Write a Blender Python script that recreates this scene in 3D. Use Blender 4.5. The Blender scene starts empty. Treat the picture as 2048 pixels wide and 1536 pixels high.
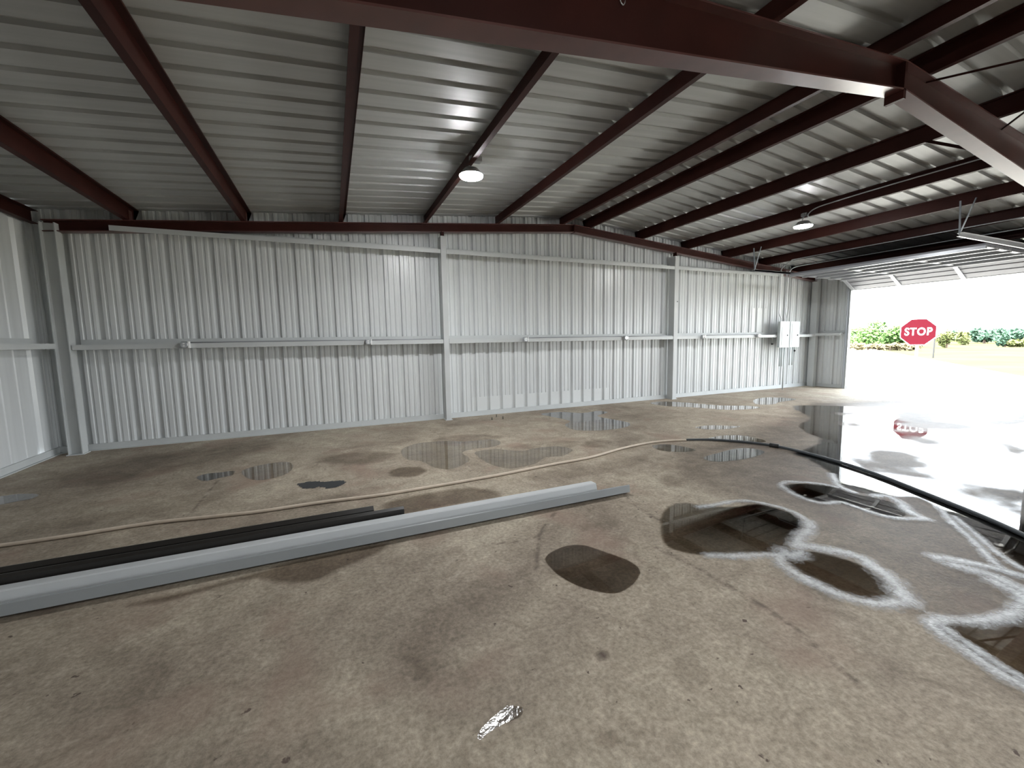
import bpy, bmesh, math, random
import numpy as np
from mathutils import Vector, Matrix

# ---------------------------------------------------------------- camera
FPX, YAW, PITCH, ROLL = 826.98, 0.40720, 0.10270, -0.01750
CAM = np.array([3.9718, -8.5376, 1.60])
_f = np.array([math.sin(YAW)*math.cos(PITCH), math.cos(YAW)*math.cos(PITCH), -math.sin(PITCH)])
_r = np.array([math.cos(YAW), -math.sin(YAW), 0.0])
_u = np.cross(_r, _f)
R_ = _r*math.cos(ROLL) + _u*math.sin(ROLL)
U_ = -_r*math.sin(ROLL) + _u*math.cos(ROLL)
scene = bpy.context.scene
COL = scene.collection
cd = bpy.data.cameras.new('camera')
cd.sensor_width = 36.0
cd.lens = 36.0*FPX/2048.0
cd.clip_end = 2000
cam = bpy.data.objects.new('camera', cd)
COL.objects.link(cam)
cam.matrix_world = Matrix(((R_[0], U_[0], -_f[0], CAM[0]), (R_[1], U_[1], -_f[1], CAM[1]), (R_[2], U_[2], -_f[2], CAM[2]), (0, 0, 0, 1)))
scene.camera = cam

# ---------------------------------------------------------------- sky, exposure
w = bpy.data.worlds.new('sky'); scene.world = w; w.use_nodes = True
wn = w.node_tree.nodes; wl = w.node_tree.links
bg = wn['Background']
tc = wn.new('ShaderNodeTexCoord'); sep = wn.new('ShaderNodeSeparateXYZ'); cr = wn.new('ShaderNodeValToRGB')
wl.new(tc.outputs['Generated'], sep.inputs[0]); wl.new(sep.outputs['Z'], cr.inputs[0]); wl.new(cr.outputs[0], bg.inputs[0])
cr.color_ramp.elements[0].position = 0.0; cr.color_ramp.elements[0].color = (0.91, 0.96, 1.0, 1)
cr.color_ramp.elements[1].position = 0.6; cr.color_ramp.elements[1].color = (0.80, 0.90, 1.0, 1)
bg.inputs[1].default_value = 1.0
SKY = 1.0
scene.view_settings.view_transform = 'Standard'
scene.view_settings.look = 'None'
scene.view_settings.gamma = 1.0
scene.view_settings.use_curve_mapping = False
scene.view_settings.exposure = 3.72
try:
    scene.cycles.use_denoising = True
    scene.cycles.max_bounces = 14
    scene.cycles.diffuse_bounces = 10
    scene.cycles.glossy_bounces = 5
    scene.cycles.transparent_max_bounces = 12
    scene.cycles.sample_clamp_indirect = 6.0
    scene.cycles.caustics_reflective = False
except Exception:
    pass

sl = bpy.data.lights.new('sun', 'SUN'); sl.energy = 4.0; sl.angle = math.radians(3); sl.color = (1.0, .97, .93)
so = bpy.data.objects.new('sun', sl); COL.objects.link(so)
so.rotation_euler = Vector((-.30, -.08, .95)).to_track_quat('Z', 'Y').to_euler()

# ---------------------------------------------------------------- building dimensions
W, D, BAY = 18.20, 18.30, 6.107
XR = 9.16                     # ridge
SL = 0.0838                   # roof slope
def zp(x): return 4.208 - SL*abs(x - XR)       # underside of purlins
def zr(x): return zp(x) + 0.205                # roof sheet
DOOR_Y0, DOOR_Y1, DOOR_Z = -1.12, -4.80, 2.92

# ---------------------------------------------------------------- daylight portals in the three door openings
def portal(n, y0, y1, z1):
    l = bpy.data.lights.new(n, 'AREA'); l.shape = 'RECTANGLE'; l.size = abs(y1-y0); l.size_y = z1
    l.cycles.is_portal = True
    o = bpy.data.objects.new(n, l); COL.objects.link(o)
    o.location = (W+0.06, (y0+y1)/2, z1/2)
    o.matrix_world = Matrix(((0, 0, 1, W+0.06), (1, 0, 0, (y0+y1)/2), (0, 1, 0, z1/2), (0, 0, 0, 1)))
OPENINGS = [(-1.12, -4.80), (-6.6, -11.7), (-12.7, -17.8)]
for a, b in OPENINGS:
    portal('door_daylight', a, b, DOOR_Z)

# ---------------------------------------------------------------- helpers
def fl(px, py, z=0.0):
    "floor point seen at an image position of the photograph"
    d = _f + (px-1024)/FPX*R_ - (py-768)/FPX*U_
    t = (z-CAM[2])/d[2]
    return CAM + t*d

def tag(o, label=None, cat=None, group=None, kind=None):
    if label: o['label'] = label
    if cat: o['category'] = cat
    if group: o['group'] = group
    if kind: o['kind'] = kind
    return o

def thing(name, label, cat, loc=(0, 0, 0), group=None, kind='thing'):
    o = bpy.data.objects.new(name, None); COL.objects.link(o)
    o.location = loc; o.empty_display_size = 0.1
    return tag(o, label, cat, group, kind)

class MB:
    def __init__(s): s.v = []; s.f = []
    def add(s, v, f):
        n = len(s.v); s.v += [tuple(map(float, p)) for p in v]; s.f += [tuple(i+n for i in q) for q in f]; return s
    def box(s, x0, x1, y0, y1, z0, z1):
        v = [(x, y, z) for z in (z0, z1) for y in (y0, y1) for x in (x0, x1)]
        return s.add(v, [(0, 2, 3, 1), (4, 5, 7, 6), (0, 1, 5, 4), (2, 6, 7, 3), (0, 4, 6, 2), (1, 3, 7, 5)])
    def prism(s, prof, axis, a, b, fn=None, caps=True):
        "closed 2D profile swept along an axis; prof coords are the other two axes in order"
        n = len(prof); V = []
        for t in (a, b):
            for p, q in prof:
                V.append({'x': (t, p, q), 'y': (p, t, q), 'z': (p, q, t)}[axis])
        F = [(i, (i+1) % n, n+(i+1) % n, n+i) for i in range(n)]
        if caps: F += [tuple(range(n))[::-1], tuple(range(n, 2*n))]
        return s.add(V, F)
    def tube(s, pts, r, seg=10, cap=True):
        pts = [Vector(p) for p in pts]; n = len(pts); rr = r if isinstance(r, (list, tuple)) else [r]*n
        up = Vector((0, 0, 1)); V = []; prev = None
        for i, p in enumerate(pts):
            t = (pts[min(i+1, n-1)] - pts[max(i-1, 0)]).normalized()
            if prev is None:
                a = t.orthogonal().normalized()
            else:
                a = (prev - t*prev.dot(t)).normalized()
            prev = a; b = t.cross(a)
            for k in range(seg):
                an = 2*math.pi*k/seg
                V.append(p + (a*math.cos(an) + b*math.sin(an))*rr[i])
        F = [(i*seg+k, i*seg+(k+1) % seg, (i+1)*seg+(k+1) % seg, (i+1)*seg+k) for i in range(n-1) for k in range(seg)]
        if cap: F += [tuple(range(seg))[::-1], tuple(range((n-1)*seg, n*seg))]
        return s.add(V, F)
    def lathe(s, prof, c=(0, 0, 0), seg=24, axis='z'):
        V = []
        for r, h in prof:
            for k in range(seg):
                a = 2*math.pi*k/seg; x, y = r*math.cos(a), r*math.sin(a)
                q = {'z': (x, y, h), 'y': (x, h, y), 'x': (h, x, y)}[axis]
                V.append((q[0]+c[0], q[1]+c[1], q[2]+c[2]))
        n = len(prof)
        F = [(i*seg+k, i*seg+(k+1) % seg, (i+1)*seg+(k+1) % seg, (i+1)*seg+k) for i in range(n-1) for k in range(seg)]
        F += [tuple(range(seg))[::-1], tuple(range((n-1)*seg, n*seg))]
        return s.add(V, F)
    def build(s, name, mat, parent=None, smooth=False, bevel=0.0, fix=True):
        me = bpy.data.meshes.new(name); me.from_pydata(s.v, [], s.f); me.update()
        if fix:
            bm = bmesh.new(); bm.from_mesh(me); bmesh.ops.recalc_face_normals(bm, faces=bm.faces); bm.to_mesh(me); bm.free()
        if smooth: me.polygons.foreach_set('use_smooth', [True]*len(me.polygons))
        o = bpy.data.objects.new(name, me); COL.objects.link(o); me.materials.append(mat)
        if bevel:
            m = o.modifiers.new('bevel', 'BEVEL'); m.width = bevel; m.segments = 2; m.limit_method = 'ANGLE'
        if parent is not None:
            o.parent = parent; o.matrix_parent_inverse = Matrix.Translation(-Vector(parent.location))
        return o

def structure(o): o['kind'] = 'structure'; return o

def curve_pts(pts, n=8, closed=False):
    "Catmull-Rom through points"
    P = [np.array(p, float) for p in pts]; out = []; m = len(P)
    for i in range(m if closed else m-1):
        if closed: p0, p1, p2, p3 = P[(i-1) % m], P[i], P[(i+1) % m], P[(i+2) % m]
        else: p0, p1, p2, p3 = P[max(i-1, 0)], P[i], P[i+1], P[min(i+2, m-1)]
        for k in range(n):
            t = k/n
            out.append(0.5*((2*p1) + (-p0+p2)*t + (2*p0-5*p1+4*p2-p3)*t*t + (-p0+3*p1-3*p2+p3)*t**3))
    if not closed: out.append(P[-1])
    return out

# ---------------------------------------------------------------- materials
def mat(name, col, rough=0.5, metal=0.0, spec=0.5, var=0.0, vscale=3.0, vcol=None, stretch=(1, 1, 1), bump=0.0, bscale=40, emit=None):
    m = bpy.data.materials.new(name); m.use_nodes = True; nt = m.node_tree; b = nt.nodes['Principled BSDF']
    b.inputs['Base Color'].default_value = (*col, 1); b.inputs['Roughness'].default_value = rough
    b.inputs['Metallic'].default_value = metal; b.inputs['Specular IOR Level'].default_value = spec
    if emit:
        b.inputs['Emission Color'].default_value = (*emit[:3], 1); b.inputs['Emission Strength'].default_value = emit[3]
    if var or bump:
        t = nt.nodes.new('ShaderNodeTexCoord'); mp = nt.nodes.new('ShaderNodeMapping'); mp.inputs['Scale'].default_value = stretch
        nt.links.new(t.outputs['Object'], mp.inputs[0])
    if var:
        n = nt.nodes.new('ShaderNodeTexNoise'); n.inputs['Scale'].default_value = vscale; n.inputs['Detail'].default_value = 6
        nt.links.new(mp.outputs[0], n.inputs['Vector'])
        r = nt.nodes.new('ShaderNodeValToRGB'); r.color_ramp.elements[0].position = .3; r.color_ramp.elements[1].position = .7
        vc = vcol or tuple(c*(1-var) for c in col)
        r.color_ramp.elements[0].color = (*vc, 1); r.color_ramp.elements[1].color = (*col, 1)
        nt.links.new(n.outputs[0], r.inputs[0]); nt.links.new(r.outputs[0], b.inputs['Base Color'])
    if bump:
        n2 = nt.nodes.new('ShaderNodeTexNoise'); n2.inputs['Scale'].default_value = bscale
        nt.links.new(mp.outputs[0], n2.inputs['Vector'])
        bp = nt.nodes.new('ShaderNodeBump'); bp.inputs['Strength'].default_value = bump; bp.inputs['Distance'].default_value = 0.01
        nt.links.new(n2.outputs[0], bp.inputs['Height']); nt.links.new(bp.outputs[0], b.inputs['Normal'])
    return m

M = {}
M['wall'] = mat('painted_wall_sheet', (.68, .70, .705), .30, 0, .5, .15, 1.2, None, (6, 6, .35))
M['patch'] = mat('repainted_wall_sheet', (.68, .70, .70), .42, 0, .5, .08, 2.0)
M['roof'] = mat('roof_sheet', (.47, .48, .47), .46, .15, .5, .16, 1.5, None, (.3, 8, 1))
M['frame'] = mat('painted_wall_framing', (.55, .57, .57), .45, 0, .5, .1, 2)
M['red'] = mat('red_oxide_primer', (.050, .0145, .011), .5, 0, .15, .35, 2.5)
M['redlight'] = mat('red_oxide_lit', (.115, .044, .038), .32, 0, .55, .3, 4)  # primer lightened for flanges and clips, door-light sheen put into the colour
M['galv'] = mat('galvanised_steel', (.55, .57, .59), .35, .6, .5, .2, 6)
M['hanger'] = mat('shaded_hanger_steel', (.20, .22, .24), .5, .3)  # galvanised steel darkened, the shade on the hangers put into the colour
M['doorskin'] = mat('door_section_skin', (.18, .18, .20), .45, 0, .5, .05, 2)
M['doorgalv'] = mat('door_hardware_steel', (.36, .37, .39), .35, .3)
M['panel'] = mat('grey_enamel_cabinet', (.46, .50, .50), .35)
M['dark'] = mat('dark_slot', (.02, .02, .02), .5)
M['white'] = mat('white_plastic', (.85, .85, .84), .4)
M['trimgrey'] = mat('grey_blue_trim_sheet', (.31, .33, .338), .35, 0, .5, .06, 3)
M['trimwhite'] = mat('white_trim_sheet', (.58, .60, .61), .3, 0, .5, .05, 3)
M['trimblack'] = mat('dark_bronze_trim_sheet', (.018, .016, .014), .4)
M['hose'] = mat('tan_hose_rubber', (.66, .56, .45), .6, 0, .4, .15, 12)
M['hosedark'] = mat('dark_hose_rubber', (.075, .085, .095), .45, 0, .5, .2, 6)  # dark hose, its blue-grey cast is haze put into the colour
M['lens'] = mat('lamp_lens', (1, 1, 1), .4, emit=(.97, .985, 1.0, 36.0))
M['lamp'] = mat('lamp_housing', (.30, .30, .30), .4, .3)
M['bark'] = mat('bark', (.12, .085, .06), .9)
M['signred'] = mat('sign_red', (.050, .0022, .006), .8, 0, .08)
M['signwhite'] = mat('sign_white', (.85, .85, .85), .5)
M['gravel'] = mat('pale_gravel', (.50, .48, .43), .95, 0, .2, .15, 1.5)
M['field'] = mat('dry_grass_field', (.074, .070, .035), 1.0, 0, .0, .25, .25)
M['tar'] = mat('black_tar_scrap', (.025, .027, .03), .5, 0, .5, .3, 20)
def leafmat(n, c): return mat(n, tuple(v*.62 for v in c), .8, 0, .1, .35, 2.5)

# concrete floor
def concrete():
    m = bpy.data.materials.new('stained_concrete'); m.use_nodes = True; nt = m.node_tree; N = nt.nodes; L = nt.links
    b = N['Principled BSDF']
    tc = N.new('ShaderNodeTexCoord')
    def noise(sc, det=8, rough=.6, dist=0.0, stretch=None):
        n = N.new('ShaderNodeTexNoise'); n.inputs['Scale'].default_value = sc; n.inputs['Detail'].default_value = det
        n.inputs['Roughness'].default_value = rough; n.inputs['Distortion'].default_value = dist
        if stretch:
            mp = N.new('ShaderNodeMapping'); mp.inputs['Scale'].default_value = stretch; L.new(tc.outputs['Object'], mp.inputs[0]); L.new(mp.outputs[0], n.inputs['Vector'])
        else: L.new(tc.outputs['Object'], n.inputs['Vector'])
        return n
    def ramp(src, stops):
        r = N.new('ShaderNodeValToRGB'); e = r.color_ramp.elements
        while len(e) < len(stops): e.new(.5)
        for i, (p, c) in enumerate(stops): e[i].position = p; e[i].color = (*c, 1) if len(c) == 3 else c
        L.new(src, r.inputs[0]); return r
    def mix(a, bb, fac, mode='MIX'):
        x = N.new('ShaderNodeMix'); x.data_type = 'RGBA'; x.blend_type = mode
        if isinstance(fac, float): x.inputs[0].default_value = fac
        else: L.new(fac, x.inputs[0])
        for s, i in ((a, 6), (bb, 7)):
            if isinstance(s, tuple): x.inputs[i].default_value = (*s, 1)
            else: L.new(s, x.inputs[i])
        return x.outputs[2]
    n1 = noise(.75, 9, .62, .6)
    base = ramp(n1.outputs[0], [(.28, (.21, .17, .135)), (.45, (.33, .28, .225)), (.58, (.41, .355, .285)), (.75, (.50, .45, .365))])
    n2 = noise(5.5, 8, .7, 1.0)
    f2 = ramp(n2.outputs[0], [(.3, (.62, .60, .57)), (.7, (1.2, 1.2, 1.2))])
    c = mix(base.outputs[0], f2.outputs[0], .8, 'MULTIPLY')
    n3 = noise(38, 5, .7)
    f3 = ramp(n3.outputs[0], [(.35, (.62, .62, .60)), (.65, (1.22, 1.21, 1.19))])
    c = mix(c, f3.outputs[0], .8, 'MULTIPLY')
    # small dark pits
    n4 = noise(16, 3, .5)
    pit = ramp(n4.outputs[0], [(.70, (0, 0, 0)), (.74, (1, 1, 1))])
    c = mix(c, (.10, .075, .06), pit.outputs[0])
    # reddish clay patches
    n5 = noise(1.3, 4, .5, .4)
    red = ramp(n5.outputs[0], [(.55, (0, 0, 0)), (.70, (.55, .55, .55))])
    c = mix(c, (.27, .185, .145), red.outputs[0])
    # wet stains and damp film come from the mesh
    at = N.new('ShaderNodeAttribute'); at.attribute_name = 'damp'
    nn = noise(4, 5, .6)
    ad = N.new('ShaderNodeMath'); ad.operation = 'MULTIPLY_ADD'; L.new(nn.outputs[0], ad.inputs[0]); ad.inputs[1].default_value = .5; ad.inputs[2].default_value = -.25
    a2 = N.new('ShaderNodeMath'); a2.operation = 'ADD'; L.new(at.outputs['Fac'], a2.inputs[0]); L.new(ad.outputs[0], a2.inputs[1])
    dm = ramp(a2.outputs[0], [(.25, (0, 0, 0)), (.75, (1, 1, 1))])
    c = mix(c, mix(c, (.40, .36, .325), 1.0, 'MULTIPLY'), dm.outputs[0])
    ck = N.new('ShaderNodeAttribute'); ck.attribute_name = 'crack'
    nk = noise(9, 4, .7); rk = ramp(nk.outputs[0], [(.42, (0, 0, 0)), (.56, (1, 1, 1))])
    mk = N.new('ShaderNodeMath'); mk.operation = 'MULTIPLY'; L.new(ck.outputs['Fac'], mk.inputs[0]); L.new(rk.outputs[0], mk.inputs[1])
    c = mix(c, (.10, .075, .06), mk.outputs[0])
    L.new(c, b.inputs['Base Color'])
    fm = N.new('ShaderNodeAttribute'); fm.attribute_name = 'film'
    rr = N.new('ShaderNodeMapRange'); L.new(fm.outputs['Fac'], rr.inputs[0]); rr.inputs[3].default_value = .70; rr.inputs[4].default_value = .62
    rd = N.new('ShaderNodeMath'); rd.operation = 'MULTIPLY_ADD'; L.new(dm.outputs[0], rd.inputs[0]); rd.inputs[1].default_value = -.08; L.new(rr.outputs[0], rd.inputs[2])
    rx = N.new('ShaderNodeMath'); rx.operation = 'MAXIMUM'; L.new(rd.outputs[0], rx.inputs[0]); rx.inputs[1].default_value = .34
    L.new(rx.outputs[0], b.inputs['Roughness']); b.inputs['Specular IOR Level'].default_value = .2
    bp = N.new('ShaderNodeBump'); bp.inputs['Strength'].default_value = .25; bp.inputs['Distance'].default_value = .01
    hs = N.new('ShaderNodeMath'); hs.operation = 'ADD'; L.new(n2.outputs[0], hs.inputs[0]); L.new(n3.outputs[0], hs.inputs[1])
    L.new(hs.outputs[0], bp.inputs['Height']); L.new(bp.outputs[0], b.inputs['Normal'])
    return m
M['concrete'] = concrete()

def water(name, tint, noise_amt=.35, nscale=5.0, bump=0.0, bscale=30, lo=.40, hi=.60, rough=.015):
    m = bpy.data.materials.new(name); m.use_nodes = True; nt = m.node_tree; N = nt.nodes; L = nt.links
    N.remove(N['Principled BSDF']); out = N['Material Output']
    tr = N.new('ShaderNodeBsdfTransparent'); tr.inputs[0].default_value = (*tint, 1)
    gl = N.new('ShaderNodeBsdfGlossy'); gl.inputs['Roughness'].default_value = rough; gl.inputs[0].default_value = (1, 1, 1, 1)
    fr = N.new('ShaderNodeFresnel'); fr.inputs[0].default_value = 1.55
    mx = N.new('ShaderNodeMixShader'); L.new(fr.outputs[0], mx.inputs[0]); L.new(tr.outputs[0], mx.inputs[1]); L.new(gl.outputs[0], mx.inputs[2])
    clear = N.new('ShaderNodeBsdfTransparent')
    at = N.new('ShaderNodeAttribute'); at.attribute_name = 'wet'
    t = N.new('ShaderNodeTexCoord'); n = N.new('ShaderNodeTexNoise'); n.inputs['Scale'].default_value = nscale; n.inputs['Detail'].default_value = 5
    L.new(t.outputs['Object'], n.inputs['Vector'])
    k = N.new('ShaderNodeMath'); k.operation = 'MULTIPLY_ADD'; L.new(n.outputs[0], k.inputs[0]); k.inputs[1].default_value = noise_amt; k.inputs[2].default_value = -noise_amt/2
    s = N.new('ShaderNodeMath'); s.operation = 'ADD'; L.new(at.outputs['Fac'], s.inputs[0]); L.new(k.outputs[0], s.inputs[1])
    r = N.new('ShaderNodeMapRange'); r.interpolation_type = 'SMOOTHSTEP'; L.new(s.outputs[0], r.inputs[0]); r.inputs[1].default_value = lo; r.inputs[2].default_value = hi
    fin = N.new('ShaderNodeMixShader'); L.new(r.outputs[0], fin.inputs[0]); L.new(clear.outputs[0], fin.inputs[1]); L.new(mx.outputs[0], fin.inputs[2])
    L.new(fin.outputs[0], out.inputs['Surface'])
    if bump:
        n2 = N.new('ShaderNodeTexNoise'); n2.inputs['Scale'].default_value = bscale; L.new(t.outputs['Object'], n2.inputs['Vector'])
        bp = N.new('ShaderNodeBump'); bp.inputs['Strength'].default_value = bump; bp.inputs['Distance'].default_value = .01
        L.new(n2.outputs[0], bp.inputs['Height']); L.new(bp.outputs[0], gl.inputs['Normal']); L.new(bp.outputs[0], fr.inputs['Normal'])
    return m
M['water'] = water('puddle_water', (.80, .76, .68))
M['film'] = water('thin_water_film', (.78, .79, .80), .6, 3.0, .02, 6, .25, .75)
M['brownwater'] = water('brown_puddle_water', (.75, .71, .65), .2)
M['ripple'] = water('rippled_water', (.62, .57, .50), .2, 20, .12, 45, rough=.12)
M['oilstain'] = water('dark_damp_patch', (.74, .70, .66), .25, 8)

def foam():
    m = bpy.data.materials.new('soap_foam'); m.use_nodes = True; nt = m.node_tree; N = nt.nodes; L = nt.links
    b = N['Principled BSDF']; b.inputs['Base Color'].default_value = (.66, .68, .69, 1); b.inputs['Roughness'].default_value = .3
    at = N.new('ShaderNodeAttribute'); at.attribute_name = 'wet'
    t = N.new('ShaderNodeTexCoord')
    n = N.new('ShaderNodeTexNoise'); n.inputs['Scale'].default_value = 7; n.inputs['Detail'].default_value = 8; n.inputs['Roughness'].default_value = .75
    L.new(t.outputs['Object'], n.inputs['Vector'])
    vo = N.new('ShaderNodeTexVoronoi'); vo.inputs['Scale'].default_value = 55; L.new(t.outputs['Object'], vo.inputs['Vector'])
    k = N.new('ShaderNodeMath'); k.operation = 'MULTIPLY_ADD'; L.new(n.outputs[0], k.inputs[0]); k.inputs[1].default_value = 1.5; k.inputs[2].default_value = -.75
    kv = N.new('ShaderNodeMath'); kv.operation = 'MULTIPLY_ADD'; L.new(vo.outputs['Distance'], kv.inputs[0]); kv.inputs[1].default_value = -.35; L.new(k.outputs[0], kv.inputs[2])
    s = N.new('ShaderNodeMath'); s.operation = 'ADD'; L.new(at.outputs['Fac'], s.inputs[0]); L.new(kv.outputs[0], s.inputs[1])
    r = N.new('ShaderNodeMapRange'); L.new(s.outputs[0], r.inputs[0]); r.inputs[1].default_value = .0; r.inputs[2].default_value = 1.0; r.inputs[4].default_value = .75
    L.new(r.outputs[0], b.inputs['Alpha'])
    n2 = N.new('ShaderNodeTexNoise'); n2.inputs['Scale'].default_value = 90; L.new(t.outputs['Object'], n2.inputs['Vector'])
    bp = N.new('ShaderNodeBump'); bp.inputs['Strength'].default_value = .6; bp.inputs['Distance'].default_value = .01
    L.new(n2.outputs[0], bp.inputs['Height']); L.new(bp.outputs[0], b.inputs['Normal'])
    return m
M['foam'] = foam()

# ---------------------------------------------------------------- polygon fields on the floor
def sdf(poly, X, Y):
    P = np.array([p[:2] for p in poly]); Q = np.roll(P, -1, 0)
    d = np.full(X.shape, 1e9); inside = np.zeros(X.shape, bool)
    for (ax, ay), (bx, by) in zip(P, Q):
        ex, ey = bx-ax, by-ay; wx, wy = X-ax, Y-ay
        t = np.clip((wx*ex+wy*ey)/(ex*ex+ey*ey+1e-12), 0, 1)
        d = np.minimum(d, np.hypot(wx-ex*t, wy-ey*t))
        c = ((ay > Y) != (by > Y)) & (X < ex*(Y-ay)/(ey+1e-12*(ey == 0))+ax)
        inside ^= c
    return np.where(inside, -d, d)
def ldist(line, X, Y):
    P = np.array([p[:2] for p in line]); d = np.full(X.shape, 1e9)
    for (ax, ay), (bx, by) in zip(P[:-1], P[1:]):
        ex, ey = bx-ax, by-ay; wx, wy = X-ax, Y-ay
        t = np.clip((wx*ex+wy*ey)/(ex*ex+ey*ey+1e-12), 0, 1)
        d = np.minimum(d, np.hypot(wx-ex*t, wy-ey*t))
    return d
def shape(pts, closed=True, n=5): return curve_pts([fl(*p)[:2] for p in pts], n, closed)
def ell(cx, cy, rx, ry, ang=0, n=14):
    a = math.radians(ang); o = []
    for k in range(n):
        t = 2*math.pi*k/n; x, y = rx*math.cos(t), ry*math.sin(t)
        o.append((cx+x*math.cos(a)-y*math.sin(a), cy+x*math.sin(a)+y*math.cos(a)))
    return o
def C8(pts): return [(1248+x/2.56, 780+y/2.56) for x, y in pts]     # positions noted on an enlarged crop

def field_mesh(name, material, fn, bbox, cell, z=0.002, parent=None, height=0.0):
    x0, x1, y0, y1 = bbox
    xs = np.arange(x0, x1+cell, cell); ys = np.arange(y0, y1+cell, cell)
    X, Y = np.meshgrid(xs, ys); F = fn(X, Y)
    ny, nx = X.shape
    a = F > 0.0
    keep = a[:-1, :-1] | a[1:, :-1] | a[:-1, 1:] | a[1:, 1:]
    idx = -np.ones(X.shape, int); J, I = np.nonzero(keep)
    used = np.zeros(X.shape, bool)
    for dj in (0, 1):
        for di in (0, 1): used[J+dj, I+di] = True
    idx[used] = np.arange(used.sum())
    V = np.stack([X[used], Y[used], z + height*np.clip(F[used], 0, 1)], 1)
    faces = np.stack([idx[J, I], idx[J, I+1], idx[J+1, I+1], idx[J+1, I]], 1)
    me = bpy.data.meshes.new(name); me.from_pydata(V.tolist(), [], faces.tolist())
    at = me.attributes.new('wet', 'FLOAT', 'POINT'); at.data.foreach_set('value', F[used].astype(np.float32))
    me.polygons.foreach_set('use_smooth', [True]*len(me.polygons)); me.materials.append(material); me.update()
    o = bpy.data.objects.new(name, me); COL.objects.link(o)
    if parent is not None: o.parent = parent
    return o
def bbox_of(polys, pad=.15):
    P = np.array([p[:2] for q in polys for p in q]); return (P[:, 0].min()-pad, P[:, 0].max()+pad, P[:, 1].min()-pad, P[:, 1].max()+pad)
def wetf(polys, soft, holes=()):
    def fn(X, Y):
        d = np.full(X.shape, 1e9)
        for p in polys: d = np.minimum(d, sdf(p, X, Y))
        F = np.clip((soft-d)/(2*soft), 0, 1)
        for h, hs in holes: F = F*np.clip((sdf(h, X, Y)+hs)/(2*hs), 0, 1)
        return F
    return fn

# ================================================================ SETTING
def profile(a, b, phase=0.0, minor=True, P=.3048, major=(.047, .030, .042)):
    "ribbed sheet: (position along the wall, depth outward)"
    pts = []
    ho, hi, dp = major
    k0 = int(math.floor((a-phase)/P))-1; k1 = int(math.ceil((b-phase)/P))+1
    for k in range(k0, k1+1):
        c = phase+k*P
        pts += [(c-ho, 0), (c-hi, dp), (c+hi, dp), (c+ho, 0)]
        if minor:
            for m in (P/3, 2*P/3): pts += [(c+m-.021, 0), (c+m-.012, .011), (c+m+.012, .011), (c+m+.021, 0)]
    pts = [p for p in pts if a < p[0] < b]
    return [(a, 0)] + pts + [(b, 0)]
PH = 6.16
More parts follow.
